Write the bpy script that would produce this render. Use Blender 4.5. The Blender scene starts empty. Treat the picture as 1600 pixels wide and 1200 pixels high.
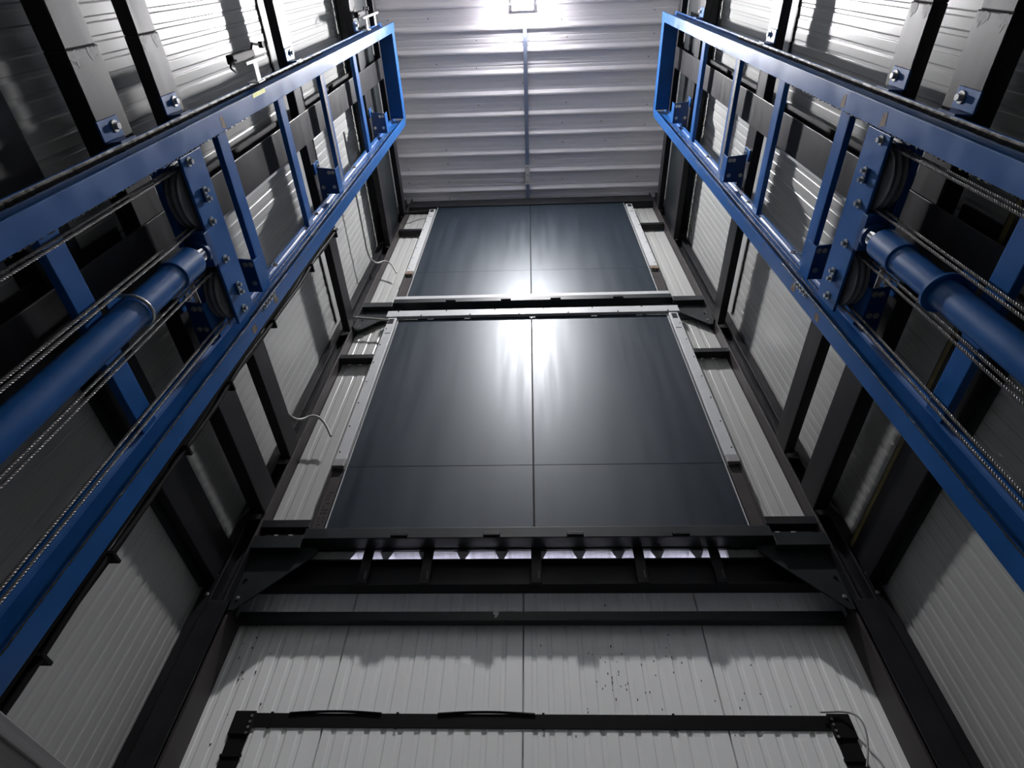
import bpy, math, random
from mathutils import Vector, Matrix

random.seed(7)
scene = bpy.context.scene
col = scene.collection
ZC = 1.5            # height of the lens above the shaft floor; builder heights below are relative to the lens
X0 = -0.012         # centre line of the shaft

# ------------------------------------------------------------------ camera
cam_data = bpy.data.cameras.new('camera')
cam_data.sensor_width = 36.0
cam_data.lens = 905.26 / 1600 * 36.0
cam_data.clip_start = 0.02
cam = bpy.data.objects.new('camera', cam_data)
col.objects.link(cam)
pi_, ya, ro = (math.radians(a) for a in (53.41925, -3.62969, 1.98276))
fwd = Vector((math.sin(ya) * math.cos(pi_), math.cos(ya) * math.cos(pi_), math.sin(pi_)))
rt = Vector((math.cos(ya), -math.sin(ya), 0))
up = rt.cross(fwd)
r2 = math.cos(ro) * rt + math.sin(ro) * up
u2 = -math.sin(ro) * rt + math.cos(ro) * up
M3 = Matrix((r2, u2, -fwd)).transposed()
cam.matrix_world = Matrix.Translation((0, 0, ZC)) @ M3.to_4x4()
scene.camera = cam

# ------------------------------------------------------------------ world, exposure
world = bpy.data.worlds.new('night')
scene.world = world
world.use_nodes = True
world.node_tree.nodes['Background'].inputs[0].default_value = (0.5, 0.55, 0.7, 1)
world.node_tree.nodes['Background'].inputs[1].default_value = 0.0
scene.view_settings.view_transform = 'Standard'
scene.view_settings.look = 'None'
scene.view_settings.gamma = 1.0
scene.view_settings.exposure = 0.0
scene.view_settings.use_curve_mapping = False
LAMP_STRENGTH = 2750.0
HALL_WATTS = 420.0
LY = 0.46           # floodlight position along the shaft

# ------------------------------------------------------------------ materials
def new_mat(name):
    m = bpy.data.materials.new(name)
    m.use_nodes = True
    nt = m.node_tree
    return m, nt, nt.nodes['Principled BSDF']

def mat(name, rgb, rough=0.5, metal=0.0, var=0.0, scale=6.0, stretch=(1, 1, 1), rvar=0.0, bump=0.0,
        bscale=60.0, spec=0.5, coat=0.0, rgb2=None):
    m, nt, b = new_mat(name)
    N, L = nt.nodes, nt.links
    b.inputs['Base Color'].default_value = (*rgb, 1)
    b.inputs['Roughness'].default_value = rough
    b.inputs['Metallic'].default_value = metal
    b.inputs['Specular IOR Level'].default_value = spec
    b.inputs['Coat Weight'].default_value = coat
    if var or rvar or bump or rgb2:
        tc = N.new('ShaderNodeTexCoord')
        mp = N.new('ShaderNodeMapping')
        mp.inputs['Scale'].default_value = stretch
        L.new(tc.outputs['Object'], mp.inputs['Vector'])
        nz = N.new('ShaderNodeTexNoise')
        nz.inputs['Scale'].default_value = scale
        nz.inputs['Detail'].default_value = 5.0
        nz.inputs['Roughness'].default_value = 0.6
        L.new(mp.outputs['Vector'], nz.inputs['Vector'])
        if var or rgb2:
            cr = N.new('ShaderNodeValToRGB')
            cr.color_ramp.elements[0].position = 0.36
            cr.color_ramp.elements[1].position = 0.66
            a = rgb
            c = rgb2 if rgb2 else tuple(min(1, v * (1 + var)) for v in rgb)
            a = rgb if rgb2 else tuple(v * (1 - var) for v in rgb)
            cr.color_ramp.elements[0].color = (*a, 1)
            cr.color_ramp.elements[1].color = (*c, 1)
            L.new(nz.outputs['Fac'], cr.inputs['Fac'])
            L.new(cr.outputs['Color'], b.inputs['Base Color'])
        if rvar:
            mr = N.new('ShaderNodeMapRange')
            mr.inputs['From Min'].default_value = 0.3
            mr.inputs['From Max'].default_value = 0.7
            mr.inputs['To Min'].default_value = max(0.02, rough - rvar)
            mr.inputs['To Max'].default_value = min(1, rough + rvar)
            L.new(nz.outputs['Fac'], mr.inputs['Value'])
            L.new(mr.outputs['Result'], b.inputs['Roughness'])
        if bump:
            n2 = N.new('ShaderNodeTexNoise')
            n2.inputs['Scale'].default_value = bscale
            n2.inputs['Detail'].default_value = 3.0
            L.new(mp.outputs['Vector'], n2.inputs['Vector'])
            bp = N.new('ShaderNodeBump')
            bp.inputs['Strength'].default_value = bump
            bp.inputs['Distance'].default_value = 0.004
            L.new(n2.outputs['Fac'], bp.inputs['Height'])
            L.new(bp.outputs['Normal'], b.inputs['Normal'])
    return m

M = {}
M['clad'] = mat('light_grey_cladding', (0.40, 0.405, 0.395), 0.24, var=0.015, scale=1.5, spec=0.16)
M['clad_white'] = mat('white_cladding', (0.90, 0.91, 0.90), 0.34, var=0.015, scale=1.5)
M['roof'] = mat('roof_sheet', (0.88, 0.85, 0.90), 0.55, var=0.03, scale=1.6, stretch=(0.3, 6, 1))
M['steel'] = mat('black_primed_steel', (0.010, 0.0105, 0.013), 0.48, var=0.22, scale=5.0, rvar=0.08, spec=0.3)
M['brownsteel'] = mat('brown_and_lit_steel', (0.046, 0.040, 0.041), 0.48, var=0.15, scale=4.0, rvar=0.06, spec=0.35)  # jamb brown; also paints the lit look of column and post inner faces
M['girt'] = mat('mill_scale_steel', (0.016, 0.0155, 0.018), 0.46, var=0.40, scale=5.0, stretch=(2.5, 0.35, 2.5), rvar=0.10, bump=0.06, bscale=45, spec=0.2)
M['scuff'] = mat('torn_mill_scale', (0.05, 0.048, 0.052), 0.6, rgb2=(0.11, 0.105, 0.115), scale=50)
M['green'] = mat('dark_green_steel', (0.012, 0.016, 0.018), 0.45, var=0.15, scale=3.0, rvar=0.08, spec=0.35)
M['blue'] = mat('blue_paint', (0.012, 0.088, 0.29), 0.36, var=0.10, scale=7.0, rvar=0.08, bump=0.05, bscale=70, spec=0.34)
M['blue_dk'] = mat('blue_paint_shaded', (0.008, 0.050, 0.18), 0.36, var=0.10, scale=9.0, rvar=0.08)  # darker copy of the blue, with the shade of unlit brackets in its colour
M['grease'] = mat('black_grease', (0.010, 0.009, 0.008), 0.42, rgb2=(0.035, 0.03, 0.026), scale=60.0, bump=0.35, bscale=160, spec=0.25)
M['track'] = mat('worn_bare_track', (0.10, 0.085, 0.075), 0.28, metal=0.6, rgb2=(0.30, 0.28, 0.30), scale=18.0, stretch=(4, 4, 0.4), rvar=0.12)
M['door'] = mat('slate_door_sheet', (0.0080, 0.0150, 0.0240), 0.42, var=0.10, scale=3.0, stretch=(5, 5, 0.35), rvar=0.04, spec=0.5)
M['door'].node_tree.nodes['Principled BSDF'].inputs['Specular Tint'].default_value = (0.84, 0.92, 1.0, 1)
M['guide'] = mat('pale_grey_guide', (0.46, 0.47, 0.48), 0.42, var=0.05, scale=8.0)
M['rust'] = mat('rusty_weld', (0.10, 0.062, 0.038), 0.75, rgb2=(0.22, 0.18, 0.14), scale=30.0)
M['zinc'] = mat('zinc_bolt', (0.55, 0.55, 0.53), 0.3, metal=0.9)
M['chrome'] = mat('chrome_rod', (0.75, 0.76, 0.78), 0.12, metal=1.0)
M['rope'] = mat('steel_rope', (0.20, 0.19, 0.185), 0.40, metal=0.4, var=0.2, scale=90)
M['rubber'] = mat('black_plastic', (0.009, 0.009, 0.010), 0.6, spec=0.12)
M['sheave'] = mat('cast_sheave', (0.15, 0.155, 0.16), 0.45, var=0.15, scale=10)
M['white'] = mat('white_powder_coat', (0.90, 0.89, 0.86), 0.4)
M['galv'] = mat('galvanised_panel', (0.27, 0.26, 0.265), 0.45, var=0.18, scale=4.0, stretch=(3, 0.25, 14), rvar=0.08)
M['yellow'] = mat('yellow_sticker', (0.62, 0.66, 0.02), 0.5)
M['tan'] = mat('old_tan_tape', (0.12, 0.095, 0.025), 0.6, var=0.3, scale=10)
M['conduit'] = mat('grey_conduit', (0.36, 0.36, 0.34), 0.4)
M['bluegrey'] = mat('grey_tray', (0.24, 0.28, 0.40), 0.5)
M['concrete'] = mat('dark_floor_plate', (0.035, 0.034, 0.034), 0.7, var=0.15, scale=4.0, bump=0.2)
M['deck'] = mat('galvanised_deck', (0.55, 0.55, 0.58), 0.4, var=0.15, scale=3.0, stretch=(9, 1, 1))
M['dirt'] = mat('dark_speck', (0.03, 0.028, 0.025), 0.7)
em, nt, b = new_mat('led_panel')
b.inputs['Base Color'].default_value = (0.8, 0.8, 0.8, 1)
b.inputs['Emission Color'].default_value = (1.0, 0.985, 1.0, 1)
b.inputs['Emission Strength'].default_value = LAMP_STRENGTH
M['led'] = em

# ------------------------------------------------------------------ helpers
WL = {}     # world location of each created object

class MB:
    def __init__(self):
        self.v, self.f = [], []
    def add(self, vs, fs):
        n = len(self.v)
        self.v += [tuple(p) for p in vs]
        self.f += [tuple(i + n for i in q) for q in fs]
        return self
    def box(self, x0, x1, y0, y1, z0, z1):
        x0, x1 = min(x0, x1), max(x0, x1)
        y0, y1 = min(y0, y1), max(y0, y1)
        z0, z1 = min(z0, z1), max(z0, z1)
        vs = [(x0, y0, z0), (x1, y0, z0), (x1, y1, z0), (x0, y1, z0), (x0, y0, z1), (x1, y0, z1), (x1, y1, z1), (x0, y1, z1)]
        return self.add(vs, [(0, 3, 2, 1), (4, 5, 6, 7), (0, 1, 5, 4), (1, 2, 6, 5), (2, 3, 7, 6), (3, 0, 4, 7)])
    def prism(self, poly, axis, a, b):
        """poly: 2D points in the two other axes (in x,y,z order), extruded along axis from a to b."""
        n = len(poly)
        def P(p, t):
            if axis == 'x': return (t, p[0], p[1])
            if axis == 'y': return (p[0], t, p[1])
            return (p[0], p[1], t)
        vs = [P(p, a) for p in poly] + [P(p, b) for p in poly]
        fs = [(i, (i + 1) % n, n + (i + 1) % n, n + i) for i in range(n)]
        fs += [tuple(range(n - 1, -1, -1)), tuple(range(n, 2 * n))]
        return self.add(vs, fs)
    def cyl(self, p0, p1, r, n=16, r1=None, cap=True):
        p0, p1 = Vector(p0), Vector(p1)
        r1 = r if r1 is None else r1
        d = (p1 - p0).normalized()
        a = d.orthogonal().normalized()
        c = d.cross(a)
        vs = []
        for p, rr in ((p0, r), (p1, r1)):
            for i in range(n):
                t = 2 * math.pi * i / n
                vs.append(p + rr * (math.cos(t) * a + math.sin(t) * c))
        fs = [(i, (i + 1) % n, n + (i + 1) % n, n + i) for i in range(n)]
        if cap:
            fs += [tuple(range(n - 1, -1, -1)), tuple(range(n, 2 * n))]
        return self.add(vs, fs)
    def tube(self, pts, r, n=8):
        pts = [Vector(p) for p in pts]
        rings = []
        ref = None
        for i, p in enumerate(pts):
            d = (pts[min(i + 1, len(pts) - 1)] - pts[max(i - 1, 0)]).normalized()
            if ref is None:
                ref = d.orthogonal().normalized()
            ref = (ref - d * ref.dot(d)).normalized()
            c = d.cross(ref)
            rings.append([p + r * (math.cos(2 * math.pi * k / n) * ref + math.sin(2 * math.pi * k / n) * c) for k in range(n)])
        vs = [v for ring in rings for v in ring]
        fs = []
        for i in range(len(pts) - 1):
            for k in range(n):
                fs.append((i * n + k, i * n + (k + 1) % n, (i + 1) * n + (k + 1) % n, (i + 1) * n + k))
        fs += [tuple(range(n - 1, -1, -1)), tuple(range((len(pts) - 1) * n, len(pts) * n))]
        return self.add(vs, fs)
    def lathe(self, centre, axis, prof, n=40):
        """closed ring profile [(radius, offset along axis)...] revolved about axis through centre."""
        centre, axis = Vector(centre), Vector(axis).normalized()
        a = axis.orthogonal().normalized()
        c = axis.cross(a)
        m = len(prof)
        vs = []
        for i in range(n):
            t = 2 * math.pi * i / n
            e = math.cos(t) * a + math.sin(t) * c
            vs += [centre + e * r + axis * o for r, o in prof]
        fs = []
        for i in range(n):
            j = (i + 1) % n
            for k in range(m):
                l = (k + 1) % m
                fs.append((i * m + k, j * m + k, j * m + l, i * m + l))
        return self.add(vs, fs)
    def hexbolt(self, p, d, r, h):
        p, d = Vector(p), Vector(d).normalized()
        self.cyl(p, p + d * h * 0.25, r * 1.7, 14)
        return self.cyl(p + d * h * 0.25, p + d * h, r, 6)
    def build(self, name, material, parent=None, smooth=False, bevel=0.0, kind=None):
        xs, ys, zs = zip(*self.v)
        o = Vector(((min(xs) + max(xs)) / 2, (min(ys) + max(ys)) / 2, min(zs)))
        me = bpy.data.meshes.new(name)
        me.from_pydata([(x - o.x, y - o.y, z - o.z) for x, y, z in self.v], [], self.f)
        me.validate()
        import bmesh
        bm = bmesh.new(); bm.from_mesh(me)
        bmesh.ops.recalc_face_normals(bm, faces=bm.faces)
        bm.to_mesh(me); bm.free()
        if smooth:
            for p in me.polygons: p.use_smooth = True
        me.materials.append(M[material])
        ob = bpy.data.objects.new(name, me)
        if bevel:
            bv = ob.modifiers.new('bevel', 'BEVEL')
            bv.width = bevel; bv.segments = 2; bv.limit_method = 'ANGLE'; bv.angle_limit = math.radians(40)
        link(ob, Vector((o.x, o.y, o.z + ZC)), parent)
        if kind: ob['kind'] = kind
        return ob

def link(ob, wloc, parent=None):
    col.objects.link(ob)
    WL[ob.name] = Vector(wloc)
    if parent is not None:
        ob.parent = parent
        ob.location = WL[ob.name] - WL[parent.name]
    else:
        ob.location = wloc

def thing(name, label, cat, loc, group=None, kind=None):
    o = bpy.data.objects.new(name, None)
    o.empty_display_size = 0.2
    link(o, Vector((loc[0], loc[1], loc[2] + ZC)))
    o['label'] = label; o['category'] = cat
    if group: o['group'] = group
    if kind: o['kind'] = kind
    return o

def tag(o, label, cat, group=None, kind=None):
    o['label'] = label
    if cat: o['category'] = cat
    if group: o['group'] = group
    if kind: o['kind'] = kind
    return o

def smooth_angle(ob, deg=40):
    for p in ob.data.polygons: p.use_smooth = True
    try:
        ob.data.set_sharp_from_angle(angle=math.radians(deg))
    except Exception:
        pass
    return ob

def SX(s, x): return X0 + s * x
SIDE = {-1: 'left', 1: 'right'}
FLOOR = -ZC
H = 8.40            # underside of the roof sheets above the lens
YF = 3.00           # lower front cladding
YU = 2.886          # upper front cladding
XS = 1.885          # side cladding
YB = -1.40          # back cladding

# ------------------------------------------------------------------ the shell
def panel_mesh(name, width, height, n, dep=0.0030, gap=0.0025, m_='clad'):
    """ribbed sheet: width along x, facing -y, from z = 0 to height; grooves recessed into +y."""
    p = width / n
    prof = [(gap, 0.006), (gap + 0.003, 0.0)]
    for i in range(n):
        a = i * p
        if i < n - 1:
            prof += [(a + p * u, dep * d) for u, d in ((0.52, 0), (0.535, 0.05), (0.55, 0.2), (0.57, 0.5), (0.59, 0.8), (0.605, 0.95), (0.62, 1), (0.82, 1), (0.838, 0.95), (0.856, 0.8), (0.88, 0.5), (0.904, 0.2), (0.922, 0.05), (0.94, 0))]
    prof += [(width - gap - 0.003, 0.0), (width - gap, 0.006)]
    poly = prof + [(width - gap, 0.03), (gap, 0.03)]
    m = MB().prism(poly, 'z', 0, height)
    me = bpy.data.meshes.new(name)
    me.from_pydata(m.v, [], m.f)
    import bmesh
    bm = bmesh.new(); bm.from_mesh(me)
    bmesh.ops.recalc_face_normals(bm, faces=bm.faces)
    bm.to_mesh(me); bm.free()
    me.materials.append(M[m_])
    return me

def put_panel(me, loc, rz, parent, name='cladding_panel'):
    o = bpy.data.objects.new(name, me)
    o.rotation_euler = (0, 0, rz)
    link(o, Vector((loc[0], loc[1], loc[2] + ZC)), parent)
    return o

HH = H + 0.1 - FLOOR
side_mesh = panel_mesh('side_panel_sheet', 1.0, HH, 14)
for s in (-1, 1):
    x = SX(s, XS)
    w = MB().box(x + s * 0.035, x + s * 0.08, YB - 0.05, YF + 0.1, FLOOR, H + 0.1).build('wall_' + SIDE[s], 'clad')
    tag(w, 'light grey ribbed metal cladding on the %s side of the shaft' % SIDE[s], 'wall', kind='structure')
    y = 2.965
    for k in range(5):
        # left wall faces +x: sheet runs from high y to low y ; right wall faces -x
        y1, y0 = y - k, y - k - 1.0
        if s < 0:
            put_panel(side_mesh, (x, y0, FLOOR), math.pi / 2, w)       # local -y -> +x
        else:
            put_panel(side_mesh, (x, y1, FLOOR), -math.pi / 2, w)
back_mesh = panel_mesh('back_panel_sheet', 0.98, HH, 12)
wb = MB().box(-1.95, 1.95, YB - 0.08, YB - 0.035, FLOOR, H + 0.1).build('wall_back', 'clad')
tag(wb, 'light grey ribbed metal cladding behind the viewer', 'wall', kind='structure')
for k in range(4):
    put_panel(back_mesh, (X0 + 1.96 - 0.98 * k, YB, FLOOR), math.pi, wb)
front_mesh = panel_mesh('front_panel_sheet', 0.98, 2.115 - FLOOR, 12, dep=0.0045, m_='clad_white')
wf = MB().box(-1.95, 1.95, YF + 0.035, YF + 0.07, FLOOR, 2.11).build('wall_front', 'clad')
tag(wf, 'white ribbed metal cladding on the front of the shaft below the lowest landing', 'wall', kind='structure')
for k in range(4):
    put_panel(front_mesh, (-2.04 + 0.98 * k, YF, FLOOR), 0, wf)
edge_mesh = panel_mesh('front_strip_sheet', 0.56, H - 2.14, 6, dep=0.0035)
for s in (-1, 1):
    x = SX(s, 1.697)
    put_panel(edge_mesh, (x if s < 0 else x - 0.56, YU, 2.15), 0, wf, 'cladding_strip')
# dark backing behind the door openings
MB().box(-1.95, 1.95, YU + 0.12, YU + 0.16, 2.34, H).build('opening_backing', 'steel', wf)

fl = MB().box(-1.98, 1.98, YB - 0.08, YF + 0.12, FLOOR - 0.15, FLOOR).build('floor', 'concrete')
tag(fl, 'dark floor of the shaft below the viewer', 'floor', kind='structure')

# roof: trapezoidal sheets with ribs running left to right
def roof_profile(y0, n, p=0.25):
    pts = []
    for i in range(n):
        a = y0 + i * p
        pts += [(a, H + 0.036), (a + 0.052, H + 0.036), (a + 0.056, H + 0.040), (a + 0.068, H + 0.040), (a + 0.072, H + 0.036),
                (a + 0.122, H + 0.036), (a + 0.126, H + 0.040), (a + 0.138, H + 0.040), (a + 0.142, H + 0.036), (a + 0.176, H + 0.036), (a + 0.206, H + 0.006), (a + 0.214, H), (a + 0.230, H)]
    pts.append((y0 + n * p, H + 0.036))
    return pts
ce = MB().box(-1.98, 1.98, YB - 0.08, YF + 0.12, H + 0.055, H + 0.12).build('ceiling', 'roof')
tag(ce, 'pale trapezoidal metal roof sheets over the shaft', 'ceiling', kind='structure')
base_y = 0.085 * H - 0.25 * 8 - 0.205
for k in range(5):
    prof = roof_profile(base_y + k * 1.0, 4)
    poly = prof + [(prof[-1][0], H + 0.05), (prof[0][0], H + 0.05)]
    MB().prism(poly, 'x', -1.93, 1.93).build('roof_sheet', 'roof', ce)
mb = MB()
for k in range(20):
    for j in range(7):
        if random.random() < 0.75:
            x = -1.75 + j * 0.55 + random.uniform(-0.05, 0.05)
            y = base_y + k * 0.25 + random.choice((0.09, 0.15, 0.2))
            mb.cyl((x, y, H + 0.037), (x, y, H + 0.030), 0.007, 6)
mb.build('roof_screws', 'dirt', ce, kind='stuff')

# dirt flecks on the lower front cladding
mb = MB()
for i in range(70):
    c = random.choice(((0.42, 1.5, 0.17, 0.16), (0.42, 1.45, 0.13, 0.12), (0.95, 1.4, 0.12, 0.12), (-1.55, 1.4, 0.05, 0.22), (0.4, 1.45, 0.2, 0.2)))
    x, z = random.gauss(c[0], c[2]), random.gauss(c[1], c[3])
    h = random.uniform(0.004, 0.012)
    mb.box(x - 0.0022, x + 0.0022, YF - 0.0015, YF + 0.004, z, z + h)
mb.build('dirt_flecks', 'dirt', wf, kind='stuff')

# ------------------------------------------------------------------ floodlight and its tray on the roof
lamp = thing('ceiling_floodlight', 'glaring white LED floodlight on the roof at the head of the shaft', 'lamp', (-0.06, LY, 8.236))
MB().box(-0.187, 0.067, LY - 0.077, LY + 0.077, 8.2565, 8.305).build('housing', 'white', lamp, bevel=0.006)
for dx in (-0.19, 0.065):
    MB().box(dx - 0.006, dx + 0.006, LY - 0.03, LY + 0.03, 8.28, 8.40).build('mounting_arm', 'white', lamp)
MB().box(-0.185, 0.065, LY - 0.075, LY + 0.075, 8.2540, 8.256).build('led_panel', 'led', lamp)
tray = thing('cable_tray', 'thin blue-grey cable tray on the roof leading to the floodlight', 'cable tray', (-0.045, 1.7, 8.36))
MB().box(-0.066, -0.016, 0.60, 3.0, 8.368, 8.398).build('channel', 'bluegrey', tray, bevel=0.003)
jp = MB().box(-0.069, -0.013, 2.376, 2.643, 8.358, 8.3675).build('joint_plate', 'white', tray)
for yy in (2.41, 2.51, 2.61):
    MB().cyl((-0.041, yy, 8.358), (-0.041, yy, 8.353), 0.007, 8).build('screw', 'dirt', jp)

# ------------------------------------------------------------------ front columns, posts
for s in (-1, 1):
    c = thing('corner_column', 'dark steel H-section column in the front %s corner of the shaft' % SIDE[s], 'column', (SX(s, 1.77), 2.86, FLOOR), 'front corner columns')
    xi = SX(s, 1.697)
    MB().box(xi, xi + s * 0.014, 2.786, 2.946, FLOOR, 8.3).build('inner_flange', 'brownsteel', c, bevel=0.003)
    MB().box(xi + s * 0.014, xi + s * 0.10, 2.858, 2.872, FLOOR, 8.3).build('web', 'steel', c)
    MB().box(xi + s * 0.09, xi + s * 0.104, 2.786, 2.946, FLOOR, 8.3).build('outer_flange', 'steel', c, bevel=0.003)
    MB().box(xi + s * 0.105, xi + s * 0.165, 2.80, 2.95, FLOOR, 8.3).build('packing_strip', 'steel', c)
    for z in (2.40, 2.90, 4.60, 6.60):
        MB().box(xi + s * 0.015, xi + s * 0.089, 2.79, 2.857, z - 0.025, z - 0.013).build('stiffener', 'steel', c)
    for z in (1.98, 1.86):
        MB().hexbolt((xi + s * 0.13, 2.80, z), (0, -1, 0), 0.007, 0.010).build('bolt', 'zinc', c)
    p = thing('portal_post', 'brown-black steel post carrying the %s end of the lower cross beam' % SIDE[s], 'post', (SX(s, 1.70), 2.9, FLOOR), 'portal posts')
    xp = SX(s, 1.674)
    MB().box(xp, xp + s * 0.020, 2.83, 2.998, FLOOR, 1.80).build('inner_plate', 'brownsteel', p, bevel=0.003)
    MB().box(SX(s, 1.660), SX(s, 1.674), 2.76, 2.782, FLOOR, 1.80).build('lip', 'steel', p)
    MB().box(SX(s, 1.660), SX(s, 1.79), 2.765, 2.785, FLOOR, 1.80).build('face_plate', 'steel', p, bevel=0.003)

# ------------------------------------------------------------------ girts along the side walls
GIRTS = [(2.415, 0.205, 'second lowest'), (2.915, 0.175, 'third lowest'), (4.615, 0.185, 'middle'), (6.60, 0.20, 'second highest'), (7.60, 0.16, 'highest')]
for s in (-1, 1):
    for z, h, w in GIRTS:
        g = thing('wall_girt', '%s dark horizontal steel girt on the %s side wall' % (w, SIDE[s]), 'girt', (SX(s, 1.73), 0.7, z), 'girts on the %s wall' % SIDE[s])
        xi, xo = SX(s, 1.6975), SX(s, 1.785 if z < 2.6 else 1.763)
        ys = 0.225 if z < 4.5 else 0.05
        MB().box(xi, xo, ys, 2.783, z, z + h).build('bar', 'girt', g, bevel=0.006)
        MB().box(xi, xo, YB + 0.02, ys, z + 0.001, z + h - (0.016 if z < 4.5 else 0.001)).build('spliced_bar', 'girt', g, bevel=0.006)
        if z < 4.5:      # patches of torn paint near the viewer-side rail
            for (u0, u1) in ((0.02, 0.34), (0.60, 0.92)):
                n = 9
                lo = [(ys + 0.002 + random.uniform(0, .006), z + h * (u0 + (u1 - u0) * k / n)) for k in range(n + 1)]
                hi = [(ys + 0.03 + random.uniform(0, .035) * math.sin(math.pi * k / n), z + h * (u0 + (u1 - u0) * k / n)) for k in range(n, -1, -1)]
                MB().prism(lo + hi, 'x', xi - s * 0.0008, xi).build('scuff', 'scuff', g)
        if z > 4 and z < 7:
            fs = MB().box(SX(s, 1.874), SX(s, 1.884), YB + 0.02, 2.783, z + 0.195, z + 0.30).build('wall_flashing', 'clad', g)
            mb = MB()
            y = YB + 0.03
            while y < 2.74:
                dy = random.uniform(0.02, 0.06)
                mb.box(SX(s, 1.873), SX(s, 1.884), y, y + dy, z + 0.195 - random.uniform(0.012, 0.028), z + 0.195)
                y += dy
            mb.build('foam_tape', 'dirt', fs)
    z, h = 1.925, 0.245
    g = thing('ring_beam', 'deep dark horizontal beam low on the %s side wall' % SIDE[s], 'beam', (SX(s, 1.73), 0.7, z), 'ring beams')
    MB().box(SX(s, 1.805), SX(s, 1.858), YB + 0.02, 2.783, z, z + h).build('bar', 'steel', g, bevel=0.006)
    MB().box(SX(s, 1.86), SX(s, 1.883), YB + 0.02, 2.783, z - 0.03, z + 0.05).build('back_strip', 'green', g)  # plain dark strip on the wall behind the beam's lower edge
    if s > 0:
        MB().box(SX(s, 1.803), SX(s, 1.805), -0.5, 2.77, z + h - 0.040, z + h - 0.014).build('tape', 'tan', g)
    hb = thing('head_beam', 'dark green web beam between the two top girts of the %s wall' % SIDE[s], 'beam', (SX(s, 1.79), 0.7, 6.82), 'head beams')
    MB().box(SX(s, 1.775), SX(s, 1.80), YB + 0.02, 2.783, 6.805, 7.595).build('web', 'green', hb)
    mb = MB()
    for i in range(14):
        mb.hexbolt((SX(s, 1.775), 1.5 + i * 0.09, 6.86), (-s, 0, 0), 0.007, 0.008)
    mb.build('bolt_row', 'zinc', hb)

    # wide column half way along the wall, in front of the girts
    c = thing('wall_column', 'wide flat dark steel column half way along the %s wall' % SIDE[s], 'column', (SX(s, 1.74), 1.0, FLOOR), 'side wall columns')
    MB().box(SX(s, 1.686), SX(s, 1.696), 0.895, 1.105, FLOOR, 8.3).build('inner_flange', 'girt', c, bevel=0.003)
    for (z0, z1) in ((FLOOR, 1.885), (2.175, 2.41), (2.625, 2.91), (3.095, 4.61), (4.805, 6.595), (7.765, 8.3)):
        MB().box(SX(s, 1.697), SX(s, 1.80), 0.99, 1.01, z0, z1).build('web', 'girt', c)
        MB().box(SX(s, 1.80), SX(s, 1.812), 0.895, 1.105, z0, z1).build('outer_flange', 'girt', c)
    # galvanised edge trims standing on the cladding beside the column
    MB().box(SX(s, 1.845), SX(s, 1.884), 1.20, 1.225, 3.1, 4.60).build('edge_trim', 'guide', c)

# ------------------------------------------------------------------ lift masts
RY0, RY1 = 0.552, 0.642         # back rail flange
FY0, FY1 = 1.513, 1.603         # front rail flange
XM, XO = 1.480, 1.635
ZT = 7.53
RUNGS = [0.62, 1.765, 2.52, 3.13, 4.035, 4.97, 6.03]

def rail_profile(s, y0, y1):
    yc = (y0 + y1) / 2
    t, w, f = 0.013, 0.006, 0.014
    a, b = XM, XO
    pts = [(a, y0), (a, y1), (a + t, y1), (a + t, yc + w + f), (a + t + f * .4, yc + w + f * .4), (a + t + f, yc + w), (b - t - f, yc + w), (b - t - f * .4, yc + w + f * .4), (b - t, yc + w + f), (b - t, y1), (b, y1),
           (b, y0), (b - t, y0), (b - t, yc - w - f), (b - t - f * .4, yc - w - f * .4), (b - t - f, yc - w), (a + t + f, yc - w), (a + t + f * .4, yc - w - f * .4), (a + t, yc - w - f), (a + t, y0)]
    return [(SX(s, x), y) for x, y in pts]

def strip(s, x, y0, y1, z0, z1, amp, step, thick=0.004):
    """ragged grease band on the inside face at x (facing the shaft), with wavy edges."""
    mb = MB()
    n = int((z1 - z0) / step)
    vs, fs = [], []
    for i in range(n + 1):
        z = z0 + (z1 - z0) * i / n
        a = y0 - random.uniform(0, amp)
        c = y1 + random.uniform(0, amp)
        th = thick * random.uniform(0.4, 1.3)
        vs += [(SX(s, x), a, z), (SX(s, x - th), (a * .7 + c * .3), z), (SX(s, x - th), (a * .3 + c * .7), z), (SX(s, x), c, z)]
    for i in range(n):
        for k in range(3):
            fs.append((i * 4 + k, i * 4 + k + 1, i * 4 + k + 5, i * 4 + k + 4))
    mb.add(vs, fs)
    return mb

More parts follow.
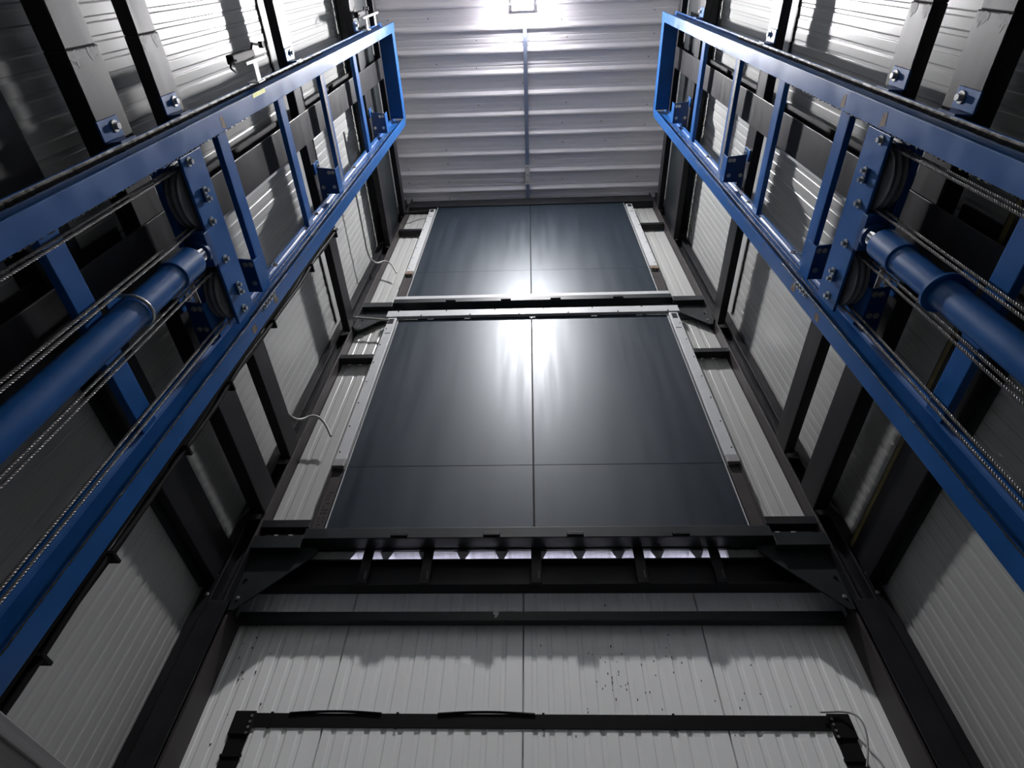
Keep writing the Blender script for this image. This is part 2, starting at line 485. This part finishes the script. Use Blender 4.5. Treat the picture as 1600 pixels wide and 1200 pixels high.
for s in (-1, 1):
    m = thing('lift_mast', 'blue steel lift mast with two rails and rungs along the %s wall' % SIDE[s], 'mast', (SX(s, 1.56), 1.08, FLOOR), 'lift masts')
    for (y0, y1, nm) in ((RY0, RY1, 'back'), (FY0, FY1, 'front')):
        mb = MB().prism(rail_profile(s, y0, y1), 'z', FLOOR, ZT)
        if nm == 'front':
            n = len(mb.v)
            for i, (x, y, z) in enumerate(mb.v):
                if z > ZT - .01:
                    mb.v[i] = (x, y, ZT - (y - y0) * 1.3)
        r = mb.build('rail', 'blue', m, bevel=0.0025)
        tag(r, 'blue I-section rail, the one nearer the %s' % ('doors' if nm == 'front' else 'viewer'), None)
        yc = (y0 + y1) / 2
        if nm == 'back':
            strip(s, XO - 0.013, y0 + 0.004, y0 + 0.030, FLOOR, 5.2, 0.003, 0.02).build('grease', 'grease', r)
            # drips under the flange of the upper half
            mb = MB()
            z = FLOOR + 1.0
            while z < 3.7:
                hh = random.uniform(0.004, 0.018)
                mb.box(SX(s, XM + 0.001), SX(s, XM + 0.009), y1, y1 + random.uniform(0.002, 0.006), z, z + hh)
                z += random.uniform(0.012, 0.05)
            mb.build('grease_drips', 'grease', r, kind='stuff')
            for zc in ((2.60, 2.98) if s > 0 else (2.98,)):     # rub marks on the flange face
                MB().prism([(y0 + .02, zc), (y1 - .02, zc - .01), (y1 - .004, zc + .035), (y0 + .03, zc + .03)], 'x', SX(s, XM - 0.0008), SX(s, XM)).build('rub_mark', 'rust', r)
            zy = 3.50 if s < 0 else 6.30
            MB().box(SX(s, XM - 0.001), SX(s, XM), y0, y0 + 0.022, zy - 0.09, zy + 0.09).build('yellow_sticker', 'yellow', r)
        else:
            for (xx, wdt, zb, zt, mm) in ((1.515, 0.006, 2.75, 6.9, 'track'), (1.535, 0.010, 2.75, 7.0, 'grease'), (1.556, 0.006, 2.9, 6.9, 'track'), (1.590, 0.005, 2.9, 7.0, 'track')):
                MB().box(SX(s, xx), SX(s, xx + wdt), yc - 0.0085, yc - 0.006, zb, zt).build('wear_track', mm, r)
            mb = strip(s, XM + 0.0005, y0 - 0.004, y0 + 0.001, FLOOR, 3.2, 0.003, 0.02, 0.003)
            mb.build('grease', 'grease', r)
            mb = MB()
            for i in range(26):
                z = random.uniform(2.6, 5.4)
                mb.box(SX(s, XM - 0.0007), SX(s, XM), y0 + random.uniform(0.0, 0.012), y0 + random.uniform(0.014, 0.022), z, z + random.uniform(0.004, 0.02))
            for zc in (2.95, 2.62):
                mb.box(SX(s, XM - 0.0008), SX(s, XM), y0 + 0.03, y1 - 0.02, zc, zc + 0.05)
            mb.build('scuffs', 'rust', r, kind='stuff')
    for k in range(4):
        MB().hexbolt((SX(s, XM), FY0 + 0.010, 2.82 + k * 0.042), (-s, 0, 0), 0.008, 0.014).build('rail_bolt', 'zinc', m)
    # end plate at the head and rungs
    MB().box(SX(s, XM), SX(s, XO), RY1, FY0, 7.37, 7.392).build('head_plate', 'blue', m, bevel=0.002)
    MB().box(SX(s, XM), SX(s, XM + 0.012), RY1 - 0.001, FY0 + 0.001, 7.392, 7.50).build('head_flange', 'blue', m)
    for z in RUNGS:
        MB().box(SX(s, 1.600), SX(s, 1.634), RY1 - 0.025, FY0 + 0.025, z, z + 0.105).build('rung', 'blue', m, bevel=0.004)
    MB().box(SX(s, 1.5988), SX(s, 1.600), RY1 + 0.01, FY0 - 0.01, 4.974, 5.030).build('primer_strip', 'scuff', m)
    # brackets bolting the mast to the girts
    for zg, h, _ in GIRTS[:4]:
        zc = zg + 0.075
        b1 = MB().box(SX(s, 1.6885), SX(s, 1.6970), 0.470, 0.548, zc - 0.085, zc + 0.055).build('rail_bracket', 'blue', m, bevel=0.002)
        MB().prism([(SX(s, 1.637), zc - 0.06), (SX(s, 1.688), zc - 0.084), (SX(s, 1.688), zc + 0.05), (SX(s, 1.637), zc - 0.02)], 'y', 0.549, 0.558).build('gusset', 'blue_dk', b1)
        MB().box(SX(s, 1.625), SX(s, 1.637), 0.545, 0.60, zc - 0.08, zc + 0.03).build('bracket_foot', 'blue_dk', b1)
        MB().hexbolt((SX(s, 1.6885), 0.505, zc + 0.015), (-s, 0, 0), 0.014, 0.020).build('bolt', 'zinc', b1)
        # front rail: level plate seen from below, with a bolted tab on the girt
        zq = zg + 0.045
        xl = 1.592 if zg < 2.6 else 1.535
        b2 = MB().prism([(SX(s, xl), 1.31), (SX(s, 1.678), 1.295), (SX(s, 1.686), 1.54), (SX(s, 1.638), 1.60), (SX(s, 1.638), 1.505), (SX(s, xl), 1.505)], 'z', zq, zq + 0.012).build('rail_bracket', 'blue_dk', m, bevel=0.002)
        MB().box(SX(s, 1.6865), SX(s, 1.6970), 1.262, 1.345, zq - 0.02, zq + 0.10).build('bracket_tab', 'blue', b2, bevel=0.002)
        MB().box(SX(s, xl - 0.008), SX(s, xl - 0.0005), 1.31, 1.50, zq - 0.015, zq + 0.10).build('bracket_lip', 'blue', b2, bevel=0.002)
        for (bx, by) in ((xl + .02, 1.335), (xl + .05, 1.335), (xl + .03, 1.45), (1.655, 1.45)):
            MB().hexbolt((SX(s, bx), by, zq), (0, 0, -1), 0.009, 0.010).build('bolt', 'zinc', b2)
        MB().hexbolt((SX(s, 1.6865), 1.30, zq + 0.055), (-s, 0, 0), 0.014, 0.018).build('bolt', 'zinc', b2)
    # small clamps on top of the front rail edge
    for z in (3.33, 4.22, 5.4):
        MB().hexbolt((SX(s, 1.60), FY0 - 0.001, z), (0, -1, 0), 0.012, 0.018).build('clamp_bolt', 'zinc', m)

    # ---------------- crosshead with two double sheaves
    zp = 2.552
    ch = thing('sheave_crosshead', 'blue crosshead plate with two rope sheaves on top of the %s cylinder' % SIDE[s], 'crosshead', (SX(s, 1.52), 1.06, zp), 'sheave crossheads')
    xa, xb = 1.497, 1.511
    pl = MB().box(SX(s, xa), SX(s, xb), RY1 + 0.012, 1.478, zp, zp + 0.195).build('front_plate', 'blue', ch, bevel=0.003)
    MB().box(SX(s, 1.587), SX(s, 1.597), RY1 + 0.012, 1.478, zp, zp + 0.18).build('rear_plate', 'blue', ch, bevel=0.003)
    MB().box(SX(s, xb), SX(s, 1.587), 0.985, 1.165, zp + 0.03, zp + 0.17).build('spacer_block', 'blue', ch)
    for (by, bz) in ((0.683, 0.060), (0.96, 0.075), (1.15, 0.075), (1.43, 0.085)):
        MB().hexbolt((SX(s, xa), by, zp + bz), (-s, 0, 0), 0.012, 0.020).build('bolt', 'zinc', pl)
    for by in (0.838, 1.318):
        k = MB().box(SX(s, xa - 0.010), SX(s, xa), by - 0.032, by + 0.032, zp + 0.075, zp + 0.105).build('axle_keeper', 'blue_dk', pl)
        for dy in (-0.02, 0.02):
            MB().hexbolt((SX(s, xa - 0.010), by + dy, zp + 0.09), (-s, 0, 0), 0.010, 0.020).build('bolt', 'zinc', k)
    for cy in (0.838, 1.318):
        R = 0.140
        w = 0.029
        prof = [(0.03, -w), (R * 0.80, -w), (R * 0.82, -w + .004), (R * 0.97, -w), (R * 1.06, -w), (R * 1.06, -w + .004), (R * 0.95, -0.016), (R * 1.06, -0.004), (R * 1.06, 0.004), (R * 0.95, 0.016), (R * 1.06, w - .004), (R * 1.06, w), (R * 0.97, w), (R * 0.82, w - .004), (R * 0.80, w), (0.03, w)]
        sh = MB().lathe((SX(s, 1.556), cy, zp + 0.085), (1, 0, 0), prof, 48).build('sheave', 'sheave', ch)
        smooth_angle(sh, 30)
        MB().cyl((SX(s, 1.512), cy, zp + 0.085), (SX(s, 1.586), cy, zp + 0.085), 0.0305, 16).build('axle', 'zinc', sh)
    # ---------------- hydraulic cylinder under the crosshead
    cy, cx = 1.063, 1.534
    hc = thing('hydraulic_cylinder', 'blue hydraulic lift cylinder standing in the %s mast' % SIDE[s], 'cylinder', (SX(s, cx), cy, FLOOR), 'hydraulic cylinders')
    X = SX(s, cx)
    tb = smooth_angle(MB().cyl((X, cy, FLOOR), (X, cy, 2.25), 0.057, 40).build('tube', 'blue', hc))
    smooth_angle(MB().cyl((X, cy, 2.25), (X, cy, 2.415), 0.0665, 40).build('gland_collar', 'blue', hc, bevel=0.003))
    MB().cyl((X + s * 0.0, cy + 0.064, 2.29), (X, cy + 0.076, 2.29), 0.009, 10).build('bleed_screw', 'zinc', hc)
    smooth_angle(MB().cyl((X, cy, 2.415), (X, cy, 2.512), 0.046, 32).build('rod', 'chrome', hc))
    smooth_angle(MB().cyl((X, cy, 2.490), (X, cy, 2.508), 0.056, 28).build('rod_seat', 'blue_dk', hc))
    MB().box(SX(s, 1.487), SX(s, 1.585), cy - 0.088, cy + 0.075, 2.508, 2.550).build('rod_block', 'blue_dk', hc, bevel=0.002)
    if s < 0:
        pts = [(X + 0.066 * math.cos(t), cy + 0.066 * math.sin(t), 1.955) for t in [math.radians(a) for a in range(-95, 96, 10)]]
        pts = [(SX(s, 1.598), cy - 0.066, 1.955)] + pts + [(SX(s, 1.598), cy + 0.066, 1.955)]
        cl = smooth_angle(MB().tube(pts, 0.007, 8).build('clamp_bow', 'zinc', hc), 60)
        MB().box(SX(s, 1.5925), SX(s, 1.5995), cy - 0.088, cy + 0.11, 1.90, 1.99).build('clamp_saddle', 'blue', hc)
    else:
        cl = smooth_angle(MB().lathe((X, cy, 1.96), (0, 0, 1), [(0.0575, -0.006), (0.080, -0.006), (0.080, 0.006), (0.0575, 0.006)], 40).build('clamp_ring', 'blue', hc), 30)
        MB().box(SX(s, 1.5925), SX(s, 1.5995), cy - 0.088, cy + 0.10, 1.90, 1.99).build('clamp_saddle', 'blue', hc)

# ------------------------------------------------------------------ wire ropes (six-strand lay)
def rope_mesh(length, r=0.0060, n=12, step=0.0055, lay=0.075):
    vs, fs = [], []
    m = int(length / step)
    for i in range(m + 1):
        z = length * i / m
        ph = 2 * math.pi * z / lay
        for k in range(n):
            rr = r if k % 2 == 0 else r * 0.74
            t = 2 * math.pi * k / n + ph
            vs.append((rr * math.cos(t), rr * math.sin(t), z))
    for i in range(m):
        for k in range(n):
            fs.append((i * n + k, i * n + (k + 1) % n, (i + 1) * n + (k + 1) % n, (i + 1) * n + k))
    fs += [tuple(range(n - 1, -1, -1)), tuple(range(m * n, (m + 1) * n))]
    me = bpy.data.meshes.new('wire_rope')
    me.from_pydata(vs, [], fs)
    me.materials.append(M['rope'])
    return me
rope_me = rope_mesh(4.13)
ROPEY = [(0.709, 'against the viewer-side rail'), (0.966, 'just above the cylinder'), (1.187, 'just below the cylinder'), (1.449, 'against the door-side rail')]
for s in (-1, 1):
    for yy, w in ROPEY:
        for xx, wh in ((1.540, 'inner'), (1.574, 'outer')):
            o = bpy.data.objects.new('wire_rope', rope_me)
            link(o, Vector((SX(s, xx), yy, FLOOR + ZC)))
            tag(o, '%s steel wire rope of the %s mast pair %s' % (wh, SIDE[s], w), 'rope', 'ropes of the %s mast %s' % (SIDE[s], w))

# ------------------------------------------------------------------ landing doors
def landing_door(zb, zs, zt, guide0, guide1, label, which):
    seam = 0.0003 if which else 0.001
    d = thing('landing_door', label, 'door', (X0, 2.83, zb), 'landing doors')
    for s in (-1, 1):
        leaf = MB().box(SX(s, 0.0045), SX(s, 1.283), 2.800, 2.845, zs + seam, zt).build('leaf', 'door', d, bevel=0.002)
        MB().box(SX(s, 0.0045), SX(s, 1.283), 2.8004, 2.845, zb, zs - seam).build('lower_sheet', 'door', leaf, bevel=0.002)
        # bright edging around the leaf
        MB().box(SX(s, 1.2835), SX(s, 1.290), 2.796, 2.845, zb, zt).build('edge_strip', 'guide', leaf)
        # guide channel beside the leaf
        g = MB().box(SX(s, 1.298), SX(s, 1.380), 2.772, 2.80, guide0, guide1).build('guide_channel', 'guide', d, bevel=0.003)
        MB().box(SX(s, 1.318), SX(s, 1.366), 2.7705, 2.772, guide1 - 0.11, guide1 - 0.02).build('slot', 'steel', g)
        MB().box(SX(s, 1.310), SX(s, 1.362), 2.7705, 2.772, guide1 - 0.285, guide1 - 0.275).build('slot', 'steel', g)
        MB().box(SX(s, 1.296), SX(s, 1.384), 2.766, 2.79, guide0 - 0.045, guide0 + 0.03).build('worn_end', 'rust' if which else 'galv', g, bevel=0.006)
        mb = MB()
        for i in range(7):
            mb.cyl((SX(s, 1.362), 2.772, guide0 + 0.1 + i * (guide1 - guide0 - .3) / 6), (SX(s, 1.362), 2.768, guide0 + 0.1 + i * (guide1 - guide0 - .3) / 6), 0.006, 8)
        mb.build('rivets', 'steel', g)
        j = MB().box(SX(s, 1.300), SX(s, 1.382), 2.800, 2.84, zb - 0.005, guide0 - 0.04).build('jamb', 'brownsteel', d)
        MB().box(SX(s, 1.374), SX(s, 1.382), 2.786, 2.80, zb - 0.005, guide0 - 0.04).build('jamb_lip', 'brownsteel', j)
        MB().box(SX(s, 1.3825), SX(s, 1.392), 2.80, 2.86, zb, guide1).build('seal_strip', 'steel', d)
    if not which:
        mb = MB()
        for (z0, n) in ((zb + 0.01, 4), (zb + 0.13, 4), (zb + 0.25, 3)):
            for k in range(n):
                zz = z0 + k * 0.027
                for q in range(3):
                    if random.random() < .75:
                        x = -1.365 + q * 0.014
                        mb.box(x, x + 0.007, 2.7994, 2.80, zz, zz + 0.012)
        mb.build('stencil_marks', 'rubber', d, kind='stuff')
    MB().box(SX(-1, 0.0044), SX(1, 0.0044), 2.812, 2.845, zb, zt).build('centre_seal', 'rubber', d)
    return d

d1 = landing_door(2.30, 2.848, 4.85, 2.87, 4.845, 'lower pair of dark slate sliding door leaves with pale side guides', 0)
hp = MB().box(SX(-1, 1.405), SX(1, 1.405), 2.765, 2.797, 4.858, 4.970).build('header_plate', 'guide', d1, bevel=0.003)
for i in range(12):
    x = SX(1, -1.3 + i * 0.236)
    MB().cyl((x, 2.765, 4.872 if i % 2 else 4.955), (x, 2.760, 4.872 if i % 2 else 4.955), 0.007, 8).build('screw', 'steel', hp)
d2 = landing_door(5.285, 5.887, 7.94, 5.84, 7.82, 'upper pair of dark slate sliding door leaves below the roof', 1)
sp = MB().box(SX(-1, 1.385), SX(1, 1.385), 2.770, 2.797, 5.218, 5.278).build('threshold_plate', 'guide', d2, bevel=0.003)
hb = tag(MB().box(SX(-1, 1.70), SX(1, 1.70), 2.785, 2.90, 7.945, 8.19).build('head_lintel', 'steel', bevel=0.004), 'dark steel lintel above the upper doors just under the roof', 'lintel')

# spacer brackets between door guides and columns
for (z, w) in ((2.325, 'low, beside the bottom of the lower doors'), (4.20, 'near the top of the lower doors'), (7.13, 'near the top of the upper doors')):
    for s in (-1, 1):
        b = MB().box(SX(s, 1.393), SX(s, 1.6965), 2.80, 2.870, z, z + 0.062).build('spacer_bracket', 'steel', bevel=0.004)
        tag(b, 'short black steel tube bracket %s on the %s' % (w, SIDE[s]), 'bracket', 'door guide brackets')

# ------------------------------------------------------------------ landing sills, edge beams and floor decks
def landing(z, which, low):
    """z: door bottom"""
    sl = thing('landing_sill', 'dark steel sill beam with corner gussets under the %s doors' % which, 'sill', (X0, 2.8, z - 0.1), 'landing sills')
    MB().box(SX(-1, 1.392), SX(1, 1.392), 2.768, 2.90, z - 0.088, z - 0.008).build('sill_bar', 'green', sl, bevel=0.004)
    for s in (-1, 1):
        e = MB().box(SX(s, 1.392), SX(s, 1.695), 2.772, 2.895, z - 0.150, z - 0.060).build('sill_end', 'green', sl, bevel=0.003)
        pts = [(SX(s, 1.685), z - 0.10), (SX(s, 1.30), z - 0.11), (SX(s, 1.30), z - 0.15), (SX(s, 1.36), z - 0.225), (SX(s, 1.655), z - 0.525), (SX(s, 1.685), z - 0.525)]
        gz = MB().prism(pts, 'y', 2.822, 2.834).build('gusset', 'green', sl, bevel=0.002)
        MB().box(SX(s, 1.685), SX(s, 1.696), 2.775, 2.90, z - 0.53, z - 0.10).build('end_plate', 'steel', gz)
        for dz in (0.20, 0.33, 0.45):
            MB().hexbolt((SX(s, 1.655), 2.822, z - dz), (0, -1, 0), 0.007, 0.010).build('bolt', 'zinc' if dz > .4 else 'steel', gz)
    for x in (-0.82, -0.266, 0.23, 0.848):
        MB().box(x - 0.05, x + 0.05, 2.752, 2.768, z - 0.082, z - 0.058).build('sill_clip', 'galv' if False else 'steel', sl, bevel=0.003)
    eb = thing('edge_beam', 'black I-beam with web stiffeners under the %s landing' % which, 'beam', (X0, 2.93, z - 0.32), 'landing edge beams')
    zt, zb = z - 0.150, z - 0.325
    MB().box(-1.69, 1.665, 2.885, 2.975, zt - 0.010, zt).build('top_flange', 'steel', eb)
    MB().box(-1.69, 1.665, 2.926, 2.934, zb + 0.010, zt - 0.010).build('web', 'steel', eb)
    MB().box(-1.69, 1.665, 2.885, 2.975, zb, zb + 0.010).build('bottom_flange', 'steel', eb)
    for x in (-1.014, -0.649, -0.003, 0.603, 1.046):
        st = MB().box(x - 0.03, x + 0.03, 2.872, 2.884, zb, zt + 0.07).build('stiffener', 'steel', eb, bevel=0.002)
        MB().box(x + 0.012, x + 0.015, 2.8705, 2.872, zb + 0.03, zb + 0.08).build('weld', 'galv', st)
    dk = thing('floor_deck', 'galvanised trapezoidal floor deck under the %s landing' % which, 'floor deck', (X0, 3.5, zt), 'landing floor decks')
    # trapezoidal deck resting on the beam: open flutes show light from the hall behind
    prof = []
    p = 0.2325
    n = 14
    x = -1.62
    for i in range(n):
        prof += [(x, zt + 0.001), (x + 0.030, zt + 0.001), (x + 0.056, zt + 0.056), (x + p - 0.026, zt + 0.056)]
        x += p
    prof.append((x, zt + 0.001))
    lowp = prof
    poly = lowp + [(x, zt + 0.075), (-1.62, zt + 0.075)]
    MB().prism(poly, 'y', 2.89, 4.6 if low else 3.0).build('sheet', 'deck', dk)
    MB().box(-1.69, 1.665, 2.872, 2.889, zt + 0.056, z - 0.008).build('edge_plate', 'steel', dk)
    return sl

landing(2.300, 'lower', True)
landing(5.225, 'upper', False)

# the hall behind the front cladding, lit by its own tube lamp
hall = MB().box(-2.4, 2.4, 4.62, 4.66, 0.2, 2.3).build('wall_hall', 'clad')
tag(hall, 'pale wall of the hall behind the front cladding', 'wall', kind='structure')
ht = thing('hall_tube_lamp', 'tube lamp in the hall seen only through the deck flutes', 'lamp', (0, 3.55, 1.55))
MB().box(-1.5, 1.5, 3.50, 3.60, 1.50, 1.53).build('housing', 'white', ht)
for x in (-1.4, 1.4):
    MB().box(x - 0.006, x + 0.006, 3.544, 3.556, 1.53, 2.152).build('hanger', 'zinc', ht)
al = bpy.data.lights.new('tube_light', 'AREA')
al.shape = 'RECTANGLE'; al.size = 2.9; al.size_y = 0.08; al.energy = HALL_WATTS; al.color = (0.86, 0.84, 1.0)
ao = bpy.data.objects.new('tube_light', al)
ao.rotation_euler = (math.pi, 0, 0)
link(ao, Vector((0, 3.55, 1.54 + ZC)), ht)

# ------------------------------------------------------------------ lower cross beam and portal frame
pb = thing('cross_beam', 'dark square steel tube running across between the portal posts', 'beam', (X0, 2.96, 1.779))
MB().box(SX(-1, 1.672), SX(1, 1.672), 2.935, 2.985, 1.779, 1.838).build('tube', 'green', pb, bevel=0.005)
mb = MB()
mb.prism([(-.248, 1.8385), (-.246, 1.818), (-.235, 1.812), (-.24, 1.795), (-.226, 1.800), (-.215, 1.82), (-.217, 1.834), (-.13, 1.836), (-.13, 1.8385)], 'y', 2.9338, 2.935)
mb.build('paint_chip', 'guide', pb)

fr = thing('door_surround', 'black tubular portal frame fixed to the lower front cladding', 'frame', (X0, 2.96, FLOOR))
MB().box(-1.455, 1.42, 2.9945, 2.9990, 1.252, 1.320).build('top_bar', 'rubber', fr, bevel=0.003)
for s, xa, xb in ((-1, -1.510, -1.415), (1, 1.385, 1.480)):
    sb = MB().box(xa, xb, 2.994, 2.9990, FLOOR, 1.215).build('side_bar', 'rubber', fr, bevel=0.003)
    cj = MB().box(xa - 0.006, xb + 0.006, 2.986, 2.999, 1.214, 1.328).build('corner_joint', 'rubber', fr, bevel=0.006)
    for i in range(4):
        MB().hexbolt((xb - 0.01 if s < 0 else xa + 0.01, 2.986, 1.224 + i * 0.026), (0, -1, 0), 0.004, 0.005).build('bolt', 'zinc', cj)
    for zz in (1.12, 0.8):
        MB().box(xa - 0.004, xb + 0.004, 2.9885, 2.999, zz, zz + 0.012).build('tape_band', 'rubber', sb)
for x in (-1.33, -0.7, 0.02, 0.65):
    MB().box(x - 0.006, x + 0.006, 2.9895, 2.999, 1.249, 1.324).build('tape_band', 'rubber', fr)
mb = MB()
for (xa, xb) in ((-1.24, -0.78), (-0.5, -0.02)):
    pts = [(xa + (xb - xa) * t / 12, 2.992, 1.317 + 0.010 * math.sin(math.pi * t / 12)) for t in range(13)]
    mb.tube(pts, 0.006, 6)
smooth_angle(mb.build('cable', 'rubber', fr), 60)
pts = []
for t in range(25):
    a = math.pi * t / 24
    pts.append((1.46 + 0.072 * math.sin(a * .95) + 0.02 * t / 24 - .03, 2.975 - 0.03 * math.sin(a), 1.330 - 0.22 * t / 24 + 0.05 * math.sin(a * 1.1)))
pts = [(1.35, 2.975, 1.326)] + pts
wl = tag(smooth_angle(MB().tube(pts, 0.0045, 7).build('cable_loop', 'conduit'), 60), 'thin pale cable looping around the right corner of the black portal frame', 'cable')

# ------------------------------------------------------------------ cables, conduits, sensors
for i, (dx, dy) in enumerate(((0, 0), (0.028, 0.022), (0.062, 0.028))):
    pts = []
    for t in range(61):
        z = FLOOR + (4.62 - FLOOR) * t / 60
        pts.append((-1.622 - dx - 0.003 * math.sin(z * 5 + i), 1.785 + dy + 0.006 * math.sin(z * 4.1 + i * 2) + 0.004 * math.sin(z * 9 + i), z))
    c = smooth_angle(MB().tube(pts, (0.011, 0.014, 0.009)[i], 8).build('power_cable', 'rubber'), 60)
    tag(c, '%s black power cable strapped down the outside of the left mast' % ('innermost', 'thickest middle', 'thinnest, wall-side')[i], 'cable', 'power cables on the left mast')
cc = thing('cable_clip_rail', 'black clip strip holding the power cables behind the left mast', 'cable clip', (-1.65, 1.745, FLOOR))
MB().box(-1.700, -1.630, 1.757, 1.767, FLOOR, 4.62).build('strip', 'rubber', cc)
for z in (0.95, 1.35, 1.95, 2.45, 3.1, 3.9, 4.55):
    MB().box(-1.70, -1.606, 1.767, 1.830, z, z + 0.012).build('clip', 'rubber', cc)

def conduit(name, pts, r, label, mt='conduit'):
    return tag(smooth_angle(MB().tube(pts, r, 8).build(name, mt), 60), label, 'conduit')
def curve(p0, p1, p2, n=12):
    p0, p1, p2 = Vector(p0), Vector(p1), Vector(p2)
    return [(1 - t) ** 2 * p0 + 2 * t * (1 - t) * p1 + t * t * p2 for t in [i / n for i in range(n + 1)]]
conduit('wall_conduit', [(-1.775, 1.30, 3.16), (-1.775, 2.3, 3.16)] + curve((-1.775, 2.45, 3.16), (-1.775, 2.70, 3.17), (-1.69, 2.72, 3.30)) + curve((-1.68, 2.722, 3.31), (-1.60, 2.73, 3.36), (-1.50, 2.80, 3.17)), 0.010,
        'bent grey conduit reaching past the left column beside the lower doors')
conduit('wall_conduit', [(-1.775, 1.30, 5.84), (-1.775, 2.3, 5.84)] + curve((-1.775, 2.45, 5.84), (-1.775, 2.70, 5.85), (-1.69, 2.72, 6.02)) + curve((-1.68, 2.722, 6.03), (-1.60, 2.73, 6.10), (-1.51, 2.80, 5.89)), 0.010,
        'bent grey conduit reaching past the left column beside the upper doors')
conduit('wall_conduit', curve((-1.75, 2.775, 7.62), (-1.62, 2.70, 7.55), (-1.50, 2.78, 7.76)) + [(-1.40, 2.79, 7.80)], 0.012, 'short dark flexible conduit under the left end of the roof lintel', 'rubber')
conduit('tie_rod', [(-1.705, 2.75, 4.83), (-1.37, 2.755, 4.775)], 0.011, 'thin pale rod from the left column to the lower door header')

def sensor(yb, zb, label, posts, flip):
    t = thing('limit_sensor', label, 'sensor', (-1.60, yb, zb))
    x = -1.600
    MB().box(x - 0.05, x + 0.02, yb + 0.055, yb + 0.062, zb - 0.05, zb + 0.05).build('foot', 'white', t)
    for dz in posts:
        MB().box(x - 0.006, x + 0.006, yb - 0.04, yb + 0.056, zb + dz - 0.03, zb + dz + 0.03).build('post', 'white', t, bevel=0.002)
    a, b = min(posts) - 0.13, max(posts) + 0.17
    MB().box(x - 0.010, x + 0.010, yb - 0.058, yb - 0.040, zb + a, zb + b).build('arm', 'white', t, bevel=0.003)
    bd = MB().box(x - 0.055, x - 0.012, yb - 0.105, yb - 0.059, zb + a - 0.10, zb + a + 0.13).build('switch_body', 'rubber', t, bevel=0.006)
    MB().box(x - 0.045, x - 0.02, yb - 0.100, yb - 0.062, zb + a + 0.131, zb + a + 0.22).build('switch_head', 'rubber', bd, bevel=0.004)
    lv = MB().tube([(x - 0.03, yb - 0.09, zb + a + 0.2), (x - 0.03, yb - 0.125, zb + a + 0.24), (x - 0.03, yb - 0.105, zb + a + 0.36)], 0.007, 6).build('lever', 'rubber', t)
    MB().cyl((x - 0.042, yb - 0.105, zb + a + 0.37), (x - 0.016, yb - 0.105, zb + a + 0.37), 0.018, 12).build('roller', 'rubber', lv)
    smooth_angle(MB().tube(curve((x, yb - 0.08, zb + a - 0.10), (x, yb - 0.07, zb + a - 0.25), (x, yb - 0.03, zb + a - 0.14)), 0.006, 6).build('cable', 'rubber', t), 60)
sensor(0.490, 3.80, 'white T-bracket with a black limit switch on the left mast, halfway up', (0.0,), 1)
sensor(0.490, 6.72, 'white two-legged bracket with a black limit switch near the top of the left mast', (0.0, 0.38), 1)

# ------------------------------------------------------------------ platform side panel in the near left corner
ps = thing('platform_side_panel', 'grey brushed metal side panel of the lift platform in the near left corner', 'panel', (-1.25, 1.2, FLOOR))
MB().box(-1.285, -1.252, 0.2, 2.45, FLOOR + 0.0, 0.565).build('sheet', 'galv', ps)
MB().box(-1.295, -1.245, 0.2, 2.45, 0.565, 0.603).build('top_rail', 'galv', ps, bevel=0.004)
